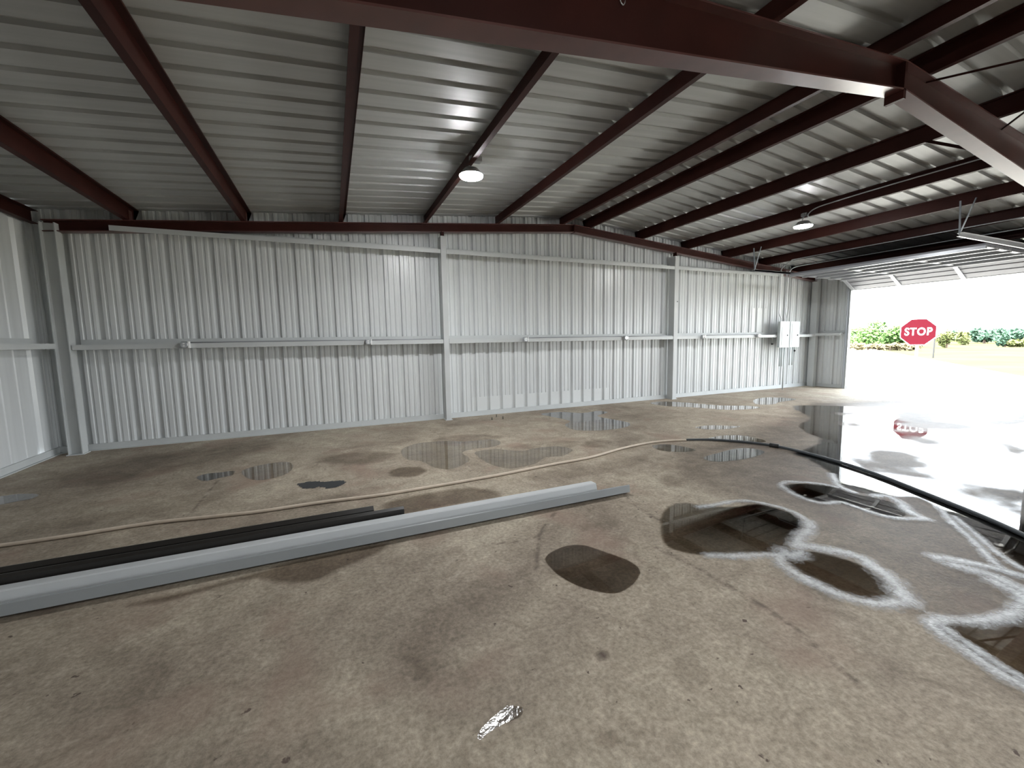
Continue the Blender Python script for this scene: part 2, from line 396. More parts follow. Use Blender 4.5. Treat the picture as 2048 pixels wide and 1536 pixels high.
# floor
def make_floor():
    cell = .045
    xs = np.concatenate([np.arange(0, 2.2, .07), np.arange(2.2, 11, .025), np.arange(11, W+.30, .05)])
    ys = np.concatenate([np.arange(-D, -8.2, .12), np.arange(-8.2, -3.2, .025), np.arange(-3.2, .06, .06)])
    X, Y = np.meshgrid(xs, ys); ny, nx = X.shape
    damp = np.zeros(X.shape); film = np.zeros(X.shape); crack = np.zeros(X.shape)
    def stain(pts, soft, amt):
        nonlocal damp
        damp = np.maximum(damp, amt*np.clip((soft-sdf(shape(pts), X, Y))/(2*soft), 0, 1))
    stain([(1085, 1120), (1120, 1095), (1160, 1088), (1205, 1100), (1262, 1120), (1284, 1140), (1275, 1165), (1240, 1188), (1190, 1185), (1130, 1165)], .03, .35)
    stain([(240, 1212), (420, 1170), (600, 1120), (770, 1085), (760, 1105), (690, 1135), (640, 1160), (570, 1168), (500, 1160), (420, 1180), (330, 1205)], .05, .85)
    stain([(760, 1010), (830, 990), (930, 975), (985, 980), (1005, 993), (960, 1003), (900, 1012), (800, 1030)], .06, .75)
    stain([(775, 945), (800, 935), (840, 934), (855, 942), (830, 953), (790, 955)], .05, .8)
    stain([(620, 920), (690, 905), (760, 900), (800, 908), (760, 925), (690, 932)], .12, .6)
    stain([(860, 880), (930, 868), (1010, 872), (980, 882), (900, 890)], .1, .5)
    stain([(1000, 900), (1060, 885), (1130, 880), (1180, 885), (1120, 900)], .1, .45)
    stain([(1030, 955), (1110, 938), (1230, 920), (1300, 905), (1300, 925), (1200, 950), (1100, 965)], .12, .45)
    stain([(560, 1010), (640, 990), (720, 985), (700, 1000), (620, 1020)], .12, .5)
    stain([(1150, 890), (1180, 878), (1220, 880), (1230, 890), (1190, 897)], .1, .5)
    stain([(60, 960), (200, 925), (420, 890), (560, 880), (520, 910), (330, 950), (180, 985)], .35, .55)
    stain([(0, 1060), (180, 1015), (360, 990), (480, 985), (420, 1020), (200, 1060), (0, 1090)], .3, .45)
    stain([(1310, 960), (1340, 945), (1390, 945), (1400, 960), (1370, 975), (1330, 975)], .08, .5)
    stain([(1180, 1490), (1195, 1460), (1230, 1460), (1250, 1480), (1220, 1500)], .02, .45)
    stain([(1140, 1060), (1180, 1040), (1240, 1035), (1260, 1050), (1200, 1075)], .1, .35)
    stain([(930, 1480), (990, 1470), (1000, 1500), (950, 1510)], .03, .4)
    # damp film over the right-hand floor
    fpoly = shape([(1320, 930), (1420, 880), (1560, 840), (1720, 812), (2048, 800), (2500, 820), (2500, 1500), (2048, 1420), (1880, 1290), (1780, 1220), (1600, 1180), (1530, 1100), (1480, 1020)], True, 4)
    film = np.clip((.3-sdf(fpoly, X, Y))/.6, 0, 1)
    damp = np.maximum(damp, film*.62)
    fp2 = shape([(1600, 815), (1720, 805), (2048, 800), (2500, 820), (2500, 1400), (2048, 1100), (1800, 960), (1640, 900)], True, 4)
    damp = np.maximum(damp, 1.2*np.clip((.4-sdf(fp2, X, Y))/.8, 0, 1))
    for ln, wd in (([(1100, 985), (1120, 990)], .012), ([(1115, 1020), (1098, 1040), (1082, 1065), (1076, 1100), (1072, 1138)], .012), ([(1082, 1068), (1050, 1080), (985, 1088)], .010),
                   ([(440, 955), (415, 985), (385, 1025)], .012), ([(1312, 1095), (1420, 1150), (1560, 1235), (1640, 1300), (1720, 1370)], .014), ([(1245, 985), (1270, 1010), (1320, 1040)], .012)):
        L = shape(ln, False, 6)
        crack = np.maximum(crack, .8*np.clip(1.3-(ldist(L, X, Y)/(wd*1.5)), 0, 1))
    hole = fl(1205, 1310); crack = np.maximum(crack, np.clip(1.4-np.hypot(X-hole[0], Y-hole[1])/.035, 0, 1))
    idx = np.arange(nx*ny).reshape(ny, nx)
    F = np.stack([idx[:-1, :-1], idx[:-1, 1:], idx[1:, 1:], idx[1:, :-1]], -1).reshape(-1, 4)
    V = np.stack([X, Y, np.zeros(X.shape)], -1).reshape(-1, 3)
    me = bpy.data.meshes.new('floor'); me.from_pydata(V.tolist(), [], F.tolist())
    for n, A in (('damp', damp), ('film', film), ('crack', crack)):
        at = me.attributes.new(n, 'FLOAT', 'POINT'); at.data.foreach_set('value', A.reshape(-1).astype(np.float32))
    me.materials.append(M['concrete']); me.update()
    o = bpy.data.objects.new('floor', me); COL.objects.link(o); structure(o)
make_floor()

def sheet(name, pts3a, pts3b, m):
    n = len(pts3a); mb = MB(); mb.add(list(pts3a)+list(pts3b), [(i, i+1, n+i+1, n+i) for i in range(n-1)])
    return structure(mb.build(name, m, fix=False))
pr = profile(-.02, W+.02, PH)
sheet('wall_back', [(s, d, 0) for s, d in pr], [(s, d, zr(s)+.004) for s, d in pr], M['wall'])
pr = profile(-D, 0, -.40, True, .9144, (.075, .040, .034))
sheet('wall_left', [(-d, s, 0) for s, d in pr], [(-d, s, zr(0)-.002) for s, d in pr], M['wall'])
sheet('wall_front', [(0, -D, 0), (W, -D, 0)], [(0, -D, zr(0)), (W, -D, zr(W))], M['wall'])
MB().add([(0, -D, zr(0)), (W, -D, zr(W)), (XR, -D, zr(XR))], [(0, 1, 2)]).build('wall_front_gable', M['wall'], fix=False)['kind'] = 'structure'
# right wall with three door openings
rw = MB()
def wall_seg(y0, y1, z0, z1):
    p = profile(y0, y1, -.15); n = len(p)
    rw.add([(W+d, s, z0) for s, d in p]+[(W+d, s, z1) for s, d in p], [(i, i+1, n+i+1, n+i) for i in range(n-1)])
ys = [0]+[v for a, b in OPENINGS for v in (a, b)]+[-D]
for i in range(0, len(ys), 2): wall_seg(ys[i+1], ys[i], 0, zr(W))
for a, b in OPENINGS: wall_seg(b, a, DOOR_Z+.02, zr(W))
structure(rw.build('wall_right', M['wall'], fix=False))
# roof: two slopes of ribbed sheet, ribs running up the slope
rp = profile(-D-.2, .12, -.15, False, .3048, (.044, .032, .036))
def roof_sheet(name, xa, xb):
    sheet(name, [(xa, s, zr(xa)+d) for s, d in rp], [(xb, s, zr(xb)+d) for s, d in rp], M['roof'])
roof_sheet('ceiling_left', -.25, XR); roof_sheet('ceiling_right', XR, W+.25)
rc = MB(); rc.add([(XR-.3, -D-.2, zr(XR-.3)+.036), (XR, -D-.2, zr(XR)+.04), (XR+.3, -D-.2, zr(XR+.3)+.036), (XR-.3, .12, zr(XR-.3)+.036), (XR, .12, zr(XR)+.04), (XR+.3, .12, zr(XR+.3)+.036)], [(0, 1, 4, 3), (1, 2, 5, 4)])
structure(rc.build('ceiling_ridge_cap', M['roof'], fix=False))
# base angles
structure(MB().box(.0, W, -.03, -.001, 0, .10).box(0, W, -.07, -.03, 0, .012).build('baseboard_back', M['frame']))
structure(MB().box(.001, .03, -D, 0, 0, .10).box(.03, .07, -D, 0, 0, .012).build('baseboard_left', M['frame']))
structure(MB().box(W-.03, W-.001, DOOR_Y0, 0, 0, .10).build('baseboard_right', M['frame']))
# door jambs and head trims
jb = MB()
for a, b in OPENINGS:
    for y in (a, b):
        s = 1 if y == a else -1
        jb.box(W-.06, W+.05, min(y, y+s*.09), max(y, y+s*.09), 0, DOOR_Z+.02)
    jb.box(W-.04, W+.05, b, a, DOOR_Z, DOOR_Z+.12)
structure(jb.build('trim_1', M['frame']))

# outdoors
g = MB(); g.add([(W+.05, -60, -.06), (27, -60, -.06), (27, -2.5, -.06), (80, 30, -.06), (80, 90, -.06), (W+.05, 90, -.06)], [(0, 1, 2, 5), (2, 3, 4, 5)]); structure(g.build('ground_apron', M['gravel'], fix=False))
g = MB(); g.add([(W+.05, -300, -.07), (420, -300, -.07), (420, 300, -.07), (W+.05, 300, -.07)], [(0, 1, 2, 3)]); structure(g.build('ground_field', M['field'], fix=False))
structure(MB().box(W+.0, W+.32, -D, 0, -.07, -.002).build('trim_2', M['gravel']))

# ================================================================ STEEL FRAME
def zpurlin(x, side, y0, y1, name='purlin'):
    "Z purlin with its web at x: lower flange towards the eave on the right slope, towards the left on the left slope"
    th = .004; h = .203; fw = .066; lip = .02
    t = -SL*side                                        # local slope
    def P(u, v): return (x+u, zp(x)+v+t*u)
    dn = -fw if side < 0 else fw*.75; up = fw if side < 0 else -fw*.75
    sg = 1 if dn > 0 else -1
    prof = [P(dn, lip), P(dn, 0), P(0, 0), P(0, h-th), P(up, h-th), P(up, h-lip), P(up+sg*th, h-lip), P(up+sg*th, h-2*th+0), P(-sg*-th*0+(-sg*th if False else sg*th), h-2*th), P(sg*th, th), P(dn-sg*th, th), P(dn-sg*th, lip)]
    return MB().prism(prof, 'y', y0, y1)
left_web = [(1.235, 'second roof purlin from the left wall, dark red, running toward the camera'),
            (2.765, 'third roof purlin from the left wall, dark red, broad at the photo top'),
            (4.275, 'nearly upright dark red roof purlin straight ahead, fourth from the left wall'),
            (5.805, 'dark red roof purlin that the nearer round lamp hangs from'),
            (7.325, 'dark red roof purlin between the nearer lamp purlin and the ridge pair'),
            (8.905, 'dark red purlin just left of the ridge, left one of the close ridge pair')]
right_web = [(9.565, 'dark purlin just right of the ridge, right one of the close ridge pair'),
             (11.09, 'dark purlin on the right slope, first one below the ridge pair'),
             (12.60, 'dark purlin on the right slope carrying the farther lamp and its conduit'),
             (14.10, 'dark purlin on the right slope holding the door track hangers'),
             (15.62, 'dark purlin above the raised door with a conduit run along it'),
             (17.12, 'dark purlin nearest the right eave, above the raised overhead door')]
for x, lab in left_web:
    o = zpurlin(x, -1*-1*-1, -D, -.02).build('purlin', M['red']); tag(o, lab, 'roof beam', 'roof purlins', 'thing')
for x, lab in right_web:
    o = zpurlin(x, 1, -D, -.02).build('purlin', M['red']); tag(o, lab, 'roof beam', 'roof purlins', 'thing')
o = MB().box(.04, .05, -D, -.02, 3.43, 3.62).box(.05, .13, -D, -.02, 3.43, 3.436).box(.05, .13, -D, -.02, 3.614, 3.62).build('eave_strut', M['red'])
tag(o, 'dark red eave beam along the top of the left wall', 'roof beam', None, 'thing')
o = MB().box(W-.05, W-.04, -D, -.02, 3.43, 3.62).box(W-.13, W-.05, -D, -.02, 3.43, 3.436).box(W-.13, W-.05, -D, -.02, 3.614, 3.62).build('eave_strut', M['red'])
tag(o, 'dark eave beam above the overhead door on the right wall', 'roof beam', None, 'thing')

# gable end rafter
def rafter(root, bot, top, y0, y1, mweb, mfl, tf=.012, x0=.10):
    "I section both slopes: bot(x), top(x) heights"
    yc = (y0+y1)/2
    xs_ = [(x0, XR), (XR, W-.10)]
    for a, b in xs_:
        m = MB(); m.add([(a, yc-.005, bot(a)+tf), (b, yc-.005, bot(b)+tf), (b, yc-.005, top(b)), (a, yc-.005, top(a)), (a, yc+.005, bot(a)+tf), (b, yc+.005, bot(b)+tf), (b, yc+.005, top(b)), (a, yc+.005, top(a))],
              [(0, 1, 2, 3), (4, 7, 6, 5), (0, 4, 5, 1), (1, 5, 6, 2), (2, 6, 7, 3), (3, 7, 4, 0)])
        m.build('web', mweb, root)
        for nm, fz, dz in (('bottom_flange', bot, 0), ('top_flange', top, -tf)):
            m = MB(); v = []
            for x in (a, b):
                for y in (y0, y1):
                    for k in (0, tf): v.append((x, y, fz(x)+dz+k))
            m.add(v, [(0, 1, 3, 2), (4, 6, 7, 5), (0, 4, 5, 1), (2, 3, 7, 6), (0, 2, 6, 4), (1, 5, 7, 3)]); m.build(nm, mfl, root)
er = thing('end_rafter', 'red oxide gable rafter bent at the ridge along the back wall', 'rafter', (XR, -.17, 4.04))
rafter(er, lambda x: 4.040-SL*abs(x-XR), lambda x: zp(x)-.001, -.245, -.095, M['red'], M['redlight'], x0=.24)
MB().box(XR-.012, XR+.012, -.25, -.09, 4.03, 4.20).build('splice_plate', M['red'], er)
for x in (1.235, 2.765, 4.275, 5.805, 7.325, 8.905, 9.565, 11.09, 12.60, 14.10, 15.62, 17.12):
    MB().box(x+.006, x+.012, -.24, -.12, zp(x), zp(x)+.15).build('purlin_clip', M['redlight'], er)
# main rigid frame (tapered rafters)
ZE2, ZR2 = 2.7644, 3.94
s2 = (4.2368/4.2368)
def nb(x): return 3.9412-(3.9412-2.7644)*abs(x-XR)/XR if False else NB0-NBS*abs(x-XR)
NB0, NBS = 3.941, .1285
rf = thing('rigid_frame', 'deep dark red rafter of the main frame crossing the top of the photo', 'rafter', (XR, -6.08, 3.94))
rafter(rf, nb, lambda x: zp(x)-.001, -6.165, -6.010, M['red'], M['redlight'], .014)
MB().box(XR-.02, XR, -6.165, -6.010, nb(XR)-.08, zp(XR)-.02).build('splice_plate', M['red'], rf)
MB().box(XR, XR+.02, -6.165, -6.010, nb(XR)-.08, zp(XR)-.02).build('splice_plate', M['red'], rf)
for x0, x1 in ((.08, .45), (W-.45, W-.08)):
    MB().box(x0, x1, -6.095, -6.08, 0, 3.2).box(x0, x0+.012, -6.165, -6.01, 0, 3.2).box(x1-.012, x1, -6.165, -6.01, 0, 3.2).build('frame_column', M['frame'], rf)
# flange braces
def angle_bar(p, q, wdt=.035):
    p, q = Vector(p), Vector(q); t = (q-p).normalized(); a = Vector((0, 0, 1)); a = (a-t*a.dot(t)).normalized(); b = t.cross(a)
    v = []
    for o_ in (p, q):
        for c, d in ((0, 0), (wdt, 0), (wdt, .005), (.005, .005), (.005, wdt), (0, wdt)): v.append(o_+a*c+b*d)
    n = 6
    return MB().add(v, [(i, (i+1) % n, n+(i+1) % n, n+i) for i in range(n)]+[(5, 4, 3, 2, 1, 0), (6, 7, 8, 9, 10, 11)])
for x, lab in ((11.09, 'short dark brace angle from purlin to main rafter, upper of two on the right slope'), (14.10, 'short dark brace angle from purlin to main rafter, lower one at the photo edge')):
    o = angle_bar((x+.02, -5.50, zp(x)+.02), (x+.02, -6.03, nb(x)+.03)).build('flange_brace', M['red']); tag(o, lab, 'brace', 'flange braces', 'thing')
# tie rods beyond the main frame
for p, q, lab in (((9.67, -6.10, 4.15), (11.35, -8.9, 3.98), 'thin dark steel tie rod under the roof, upper of the two at top right'),
                  ((11.42, -6.10, 4.005), (10.1, -7.3, 4.09), 'thin dark steel tie rod rising to the right edge, lower of the two')):
    o = MB().tube([p, q], .011, 8).build('tie_rod', M['red'], smooth=True); tag(o, lab, 'rod', 'roof tie rods', 'thing')
# wire hook on the frame
o = MB().tube([Vector((5.87+.03*math.cos(a), -6.10-.012*math.sin(a*.7), 3.86+.045*math.sin(a))) for a in np.linspace(1.3, 6.2, 16)], .004, 6).build('wire_hook', M['galv'], smooth=True)
tag(o, 'small curled wire hook hanging from the main rafter web', 'hook', None, 'thing')

# gable columns
def column(x0, x1, y0, y1, top, lab):
    r = thing('steel_column', lab, 'column', ((x0+x1)/2, (y0+y1)/2, 0), 'gable wall columns')
    MB().box(x0, x1, y0, y1, .012, top).build('shaft', M['frame'], r, bevel=.006)
    MB().box(x0-.02, x1+.02, y0-.015, y1+.02, 0, .014).build('base_plate', M['frame'], r)
    MB().box((x0+x1)/2-.03, (x0+x1)/2+.03, y0+.04, y0+.05, top-.05, top+.10).box((x0+x1)/2-.03, (x0+x1)/2-.022, y0+.0, y0+.12, top, top+.10).build('top_clip', M['red'], r)
    return r
column(BAY-.055, BAY+.055, -.275, -.075, 3.70, 'grey gable column left of centre, between the first and second wall bays')
column(2*BAY-.075, 2*BAY+.055, -.275, -.075, 3.70, 'grey gable column right of centre with a dark bolt hole in its face')
r = thing('steel_column', 'wide grey corner column at the left end of the back wall', 'column', (.31, -.2, 0), 'gable wall columns')
MB().box(.245, .390, -.215, -.207, .012, 3.42).build('web', M['frame'], r)
MB().box(.233, .245, -.285, -.13, .012, 3.42).build('flange', M['frame'], r)
MB().box(.390, .402, -.285, -.13, .012, 3.42).build('flange', M['frame'], r)
MB().box(.215, .42, -.30, -.11, 0, .014).build('base_plate', M['frame'], r)
column(W-.20, W-.055, -.285, -.10, 3.37, 'grey corner column beside the overhead door, right end of the back wall')
o = MB().lathe([(.012, 0), (.012, -.012), (.005, -.014)], (2*BAY+.02, -.276, 2.55), 10, 'y').build('bolt', M['dark']); tag(o, 'small dark bolt on the right hand gable column', 'bolt', None, 'thing')

# girts
def girt(x0, x1, z0, lab, zt=None):
    zt = z0+.077
    prof = [(-.268, z0), (-.263, z0), (-.263, zt-.005), (-.008, zt-.005), (-.008, zt+.075), (-.003, zt+.075), (-.003, zt+.08), (-.013, zt+.08), (-.013, zt), (-.268, zt)]
    o = MB().prism(prof, 'x', x0, x1).build('girt', M['frame']); tag(o, lab, 'wall rail', 'wall girts', 'thing'); return o
girt(.42, BAY-.06, 1.583, 'grey wall rail at mid height in the left bay of the back wall')
girt(BAY+.06, 2*BAY-.08, 1.583, 'grey wall rail at mid height in the middle bay of the back wall')
girt(2*BAY+.06, W-.21, 1.583, 'grey wall rail at mid height in the right bay behind the breaker panels')
girt(1.0, BAY-.06, 3.362, 'grey upper wall rail in the left bay, meeting the red rafter')
girt(BAY+.06, 2*BAY-.08, 3.362, 'grey upper wall rail in the middle bay below the ridge')
girt(2*BAY+.06, 16.35, 3.362, 'grey upper wall rail in the right bay, ending above the breaker panels')
zg = 1.605
prof = [(.268, zg), (.263, zg), (.263, zg+.072), (.008, zg+.072), (.008, zg+.15), (.003, zg+.15), (.003, zg+.155), (.013, zg+.155), (.013, zg+.077), (.268, zg+.077)]
o = MB().prism(prof, 'y', -5.95, -.30).build('girt', M['frame']); tag(o, 'pale wall rail at mid height along the left wall', 'wall rail', 'wall girts', 'thing')
prof = [(W-a, b) for a, b in prof]
o = MB().prism(prof, 'y', DOOR_Y0+.10, -.30).build('girt', M['frame']); tag(o, 'short wall rail between the corner column and the door jamb', 'wall rail', 'wall girts', 'thing')
o = MB().box(BAY+.06, BAY+.36, -.274, -.269, 1.578, 1.662).build('lap_plate', M['frame']); tag(o, 'short grey lap plate on the wall rail just right of the left column', 'plate', None, 'thing')

# repair sheets on the back wall
def patch(x0, x1, z0, z1, lab):
    p = profile(x0, x1, PH, False); n = len(p)
    v = [(s, d-.004, z0) for s, d in p]+[(s, d-.004, z1) for s, d in p]
    o = MB().add(v, [(i, i+1, n+i+1, n+i) for i in range(n-1)]).build('wall_patch', M['patch'], fix=False)
    m = o.modifiers.new('thickness', 'SOLIDIFY'); m.thickness = .002
    tag(o, lab, 'sheet', 'wall repair sheets', 'thing')
patch(6.70, 10.30, .09, .40, 'long low repair sheet along the foot of the middle wall bay')
patch(15.42, 16.10, 1.75, 2.46, 'square repair sheet on the wall left of the breaker panels')

# conduit and outlet boxes on the mid girt
boxes = [(1.80, 'metal outlet box on the wall rail, first from the left corner'), (4.60, 'round metal outlet box on the wall rail, left of the left column'),
         (7.86, 'round metal outlet box on the wall rail in the middle bay, left one'), (10.57, 'round metal outlet box on the wall rail in the middle bay, right one'),
         (13.15, 'outlet box on the wall rail in the right bay, left one with pale ring'), (15.32, 'outlet box on the wall rail, nearest to the breaker panels')]
for i, (x, lab) in enumerate(boxes):
    r = thing('outlet_box', lab, 'outlet box', (x, -.27, 1.64), 'outlet boxes on the wall rail')
    MB().box(x-.05, x+.04, -.33, -.269, 1.585, 1.69).build('body', M['galv'], r, bevel=.012)
    cv = MB().lathe([(.0005, -.352), (.044, -.352), (.05, -.345), (.05, -.328)], (x-.005, 0, 1.638), 24, 'y').build('cover', M['galv'] if i < 4 else M['white'], r, smooth=False)
    for dz in (-.018, .018):
        MB().box(x-.018, x+.008, -.355, -.351, 1.638+dz-.010, 1.638+dz+.010).build('socket', M['white'] if i < 4 else M['dark'], cv)
    MB().box(x+.045, x+.062, -.345, -.268, 1.585, 1.69).build('bracket', M['white'], r)
for x0, x1, lab in ((1.86, 4.55, 'thin conduit lying on the left bay wall rail'), (4.66, BAY-.07, 'short thin conduit from the round outlet box to the left column'),
                    (7.92, 10.52, 'thin conduit between the two outlet boxes of the middle bay'), (10.63, 2*BAY-.09, 'short thin conduit from outlet box to the right column'), (13.21, 15.27, 'thin conduit between the two outlet boxes of the right bay')):
    o = MB().tube([(x0, -.25, 1.672), (x0+.5, -.235, 1.676), ((x0+x1)/2, -.21, 1.676), (x1-.4, -.235, 1.676), (x1, -.25, 1.672)], .010, 8).build('conduit', M['doorgalv'], smooth=True)
    tag(o, lab, 'pipe', 'conduits on the wall rail', 'thing')

# breaker panels
def breaker(x0, x1, lab, band):
    z0, z1 = 1.280, 2.048
    r = thing('breaker_panel', lab, 'electrical panel', ((x0+x1)/2, -.3, z0), 'breaker panels')
    MB().box(x0, x1, -.35, -.271, z0, z1).build('cabinet', M['panel'], r, bevel=.006)
    MB().box(x0-.006, x1+.006, -.358, -.350, z0-.006, z1+.006).build('cover', M['panel'], r, bevel=.003)
    dd = MB().box(x0+.07, x1-.06, -.364, -.358, z0+.06, z1-(.16 if band else .06)).build('door', M['panel'], r, bevel=.003)
    MB().lathe([(.022, -.364), (.022, -.376), (.014, -.378)], (x1-.10, 0, 1.64), 12, 'y').build('latch', M['dark'], dd)
    if band: MB().box(x0+.09, x1-.07, -.3595, -.358, z1-.11, z1-.05).build('label_plate', M['white'], r)
breaker(16.20, 16.62, 'left hand grey breaker panel with white label plate on the back wall', True)
breaker(16.66, 17.09, 'right hand grey breaker panel, the one nearer the corner column', False)
def conduit(pts, r, lab, m='galv', grp=None, n=6):
    o = MB().tube(curve_pts(pts, n), r, 8).build('conduit', M[m], smooth=True); tag(o, lab, 'pipe', grp, 'thing')
CG = 'conduits above the breaker panels'
conduit([(16.17, -.30, 3.55), (16.18, -.30, 2.9), (16.19, -.30, 2.45), (16.20, -.30, 2.28), (16.29, -.30, 2.15), (16.30, -.30, 2.04)], .014, 'leftmost thin conduit dropping with a kink into the left breaker panel', grp=CG)
conduit([(16.44, -.30, 3.55), (16.44, -.30, 2.9), (16.44, -.30, 2.04)], .012, 'straight thin conduit dropping into the middle of the left breaker panel', grp=CG)
conduit([(16.50, -.30, 3.55), (16.50, -.30, 2.6), (16.50, -.30, 2.32), (16.535, -.30, 2.18), (16.54, -.30, 2.04)], .010, 'thin kinked conduit between the straight one and the thick one', grp=CG)
conduit([(16.60, -.30, 3.55), (16.60, -.30, 2.7), (16.605, -.30, 2.38), (16.575, -.30, 2.2), (16.57, -.30, 2.04)], .020, 'thickest conduit dropping into the right side of the left breaker panel', 'frame', CG)
for x, z, lab in ((16.30, .71, 'leftmost conduit stub below the left breaker panel'), (16.40, .71, 'second conduit stub below the left breaker panel'), (16.50, 0.0, 'long conduit from the left breaker panel down to the floor'), (16.76, .73, 'conduit stub below the right breaker panel, left of two'), (16.88, .73, 'conduit stub below the right breaker panel, right of two')):
    o = MB().tube([(x, -.31, 1.30), (x, -.31, z)], .018, 8).build('conduit', M['panel'], smooth=True); tag(o, lab, 'pipe', 'conduits below the breaker panels', 'thing')
o = MB().lathe([(.025, -.03), (.025, -.006), (.035, -.004), (.035, 0)], (17.45, 0, 1.15), 12, 'y').build('pipe_plug', M['dark']); tag(o, 'small dark plug on the wall below the right breaker panel', 'plug', None, 'thing')
o = MB().box(16.33, 16.37, -.05, 0, 1.36, 1.40).build('wall_clip', M['dark']); tag(o, 'small dark clip on the wall left of the breaker panels', 'clip', None, 'thing')

# lamps
def lamp(c, lab, power):
    x, y, z = c
    r = thing('high_bay_lamp', lab, 'lamp', (x, y, z), 'ceiling lamps')
    MB().box(x-.01, x+.14, y-.06, y+.05, z+.17, z+.235).build('junction_box', M['lamp'], r, bevel=.006)
    MB().box(x-.02, x+.02, y-.02, y+.02, z+.235, zp(x)+.02).build('mount', M['lamp'], r)
    MB().tube([(x+.01, y, z+.19), (x-.02, y, z+.13), (x-.03, y, z+.07)], .012, 8).build('arm', M['galv'], r, smooth=True)
    hs = MB().lathe([(.05, .085), (.09, .075), (.13, .03), (.165, -.01), (.16, -.012), (.02, .02)], c, 28).build('housing', M['lamp'], r, smooth=True)
    MB().lathe([(.157, -.011), (.15, -.030), (.11, -.040), (.05, -.044), (.002, -.045)], c, 28).build('lens', M['lens'], hs, smooth=True)
lamp((5.80, -3.05, 3.815), 'lit round lamp under the fourth purlin, nearer of the two', 1)
lamp((12.58, -3.13, 3.76), 'lit round lamp under the right slope, farther of the two', 1)
lamp((5.80, -9.25, 3.815), 'unseen round lamp added behind the camera to light the foreground floor', 1)  # out of view, added to brighten the near floor

x = 12.585
conduit([(12.62, -3.20, 3.90), (12.575, -3.22, 3.95), (12.57, -3.35, zp(x)+.10), (12.57, -3.7, zp(x)+.125), (12.57, -4.6, zp(x)+.14), (12.57, -6.0, zp(x)+.14)], .011, 'thin conduit along the purlin feeding the farther lamp', 'galv')
conduit([(16.36, -.2, 3.44), (16.0, -.45, 3.55), (15.62, -.95, 3.655), (15.585, -1.25, 3.675), (15.585, -3.4, 3.675), (15.585, -6.0, 3.675)], .012, 'thin conduit rising diagonally from the door track to a purlin', 'galv')
conduit([(16.45, -.35, 3.42), (16.45, -.42, 3.55), (16.43, -.65, 3.61), (16.40, -1.4, 3.61), (16.40, -4.0, 3.61), (16.40, -6.0, 3.61)], .012, 'thin conduit with a bend above the raised door panels', 'galv')

# ================================================================ OVERHEAD DOOR
dr = bpy.data.objects.new('door_1', None); COL.objects.link(dr); dr.location = (W, (DOOR_Y0+DOOR_Y1)/2, DOOR_Z); dr['kind'] = 'structure'
path = [(18.10, 2.93), (17.58, 3.215), (17.01, 3.222), (16.44, 3.226), (15.87, 3.230), (15.30, 3.234)]
ya, yb = DOOR_Y1+.03, DOOR_Y0-.03
for i in range(5):
    (x0, z0), (x1, z1) = path[i], path[i+1]
    L = math.hypot(x1-x0, z1-z0); tx, tz = (x1-x0)/L, (z1-z0)/L; nx, nz = -tz, tx
    if nz > 0: nx, nz = -nx, -nz                 # n points down, the inner face of the door
    def Q(u, v): return (x0+tx*u+nx*v, z0+tz*u+nz*v)
    g = [.0]
    prof = [Q(0.004, 0)]
    for c in (L*.33, L*.66): prof += [Q(c-.02, 0), Q(c-.008, -.012), Q(c+.008, -.012), Q(c+.02, 0)]
    prof += [Q(L-.004, 0), Q(L-.004, -.045), Q(.004, -.045)]
    sec = MB().prism(prof, 'y', ya, yb).build('section', M['doorskin'], dr)
    # stiles
    for yc in (yb-.05, -2.28, -3.52, ya+.05):
        v = [Q(.012, .002), Q(L-.012, .002), Q(L-.012, .022), Q(.012, .022)]
        MB().prism(v, 'y', yc-.042, yc+.042).build('stile', M['doorgalv'], sec)
    if i >= 1:
        for u0 in (.03,):
            v = [Q(u0, 0), Q(u0+.02, .0), Q(u0+.03, .05), Q(u0+.07, .05), Q(u0+.08, 0), Q(u0+.10, 0), Q(u0+.10, .004), Q(u0+.083, .004), Q(u0+.073, .054), Q(u0+.027, .054), Q(u0+.017, .004), Q(u0, .004)]
            MB().prism(v, 'y', ya+.02, yb-.02).build('strut', M['doorgalv'], sec)
        for yc in (yb-.05, -2.28, -3.52, ya+.05):
            v = [Q(-.05, .022), Q(.05, .022), Q(.03, .045), Q(-.03, .045)]
            MB().prism(v, 'y', yc-.03, yc+.03).build('hinge', M['galv'], sec)
v = [(15.30, 3.18), (15.36, 3.18), (15.36, 3.24), (15.30, 3.24)]
MB().prism(v, 'y', ya, yb).build('top_rail', M['doorgalv'], dr)
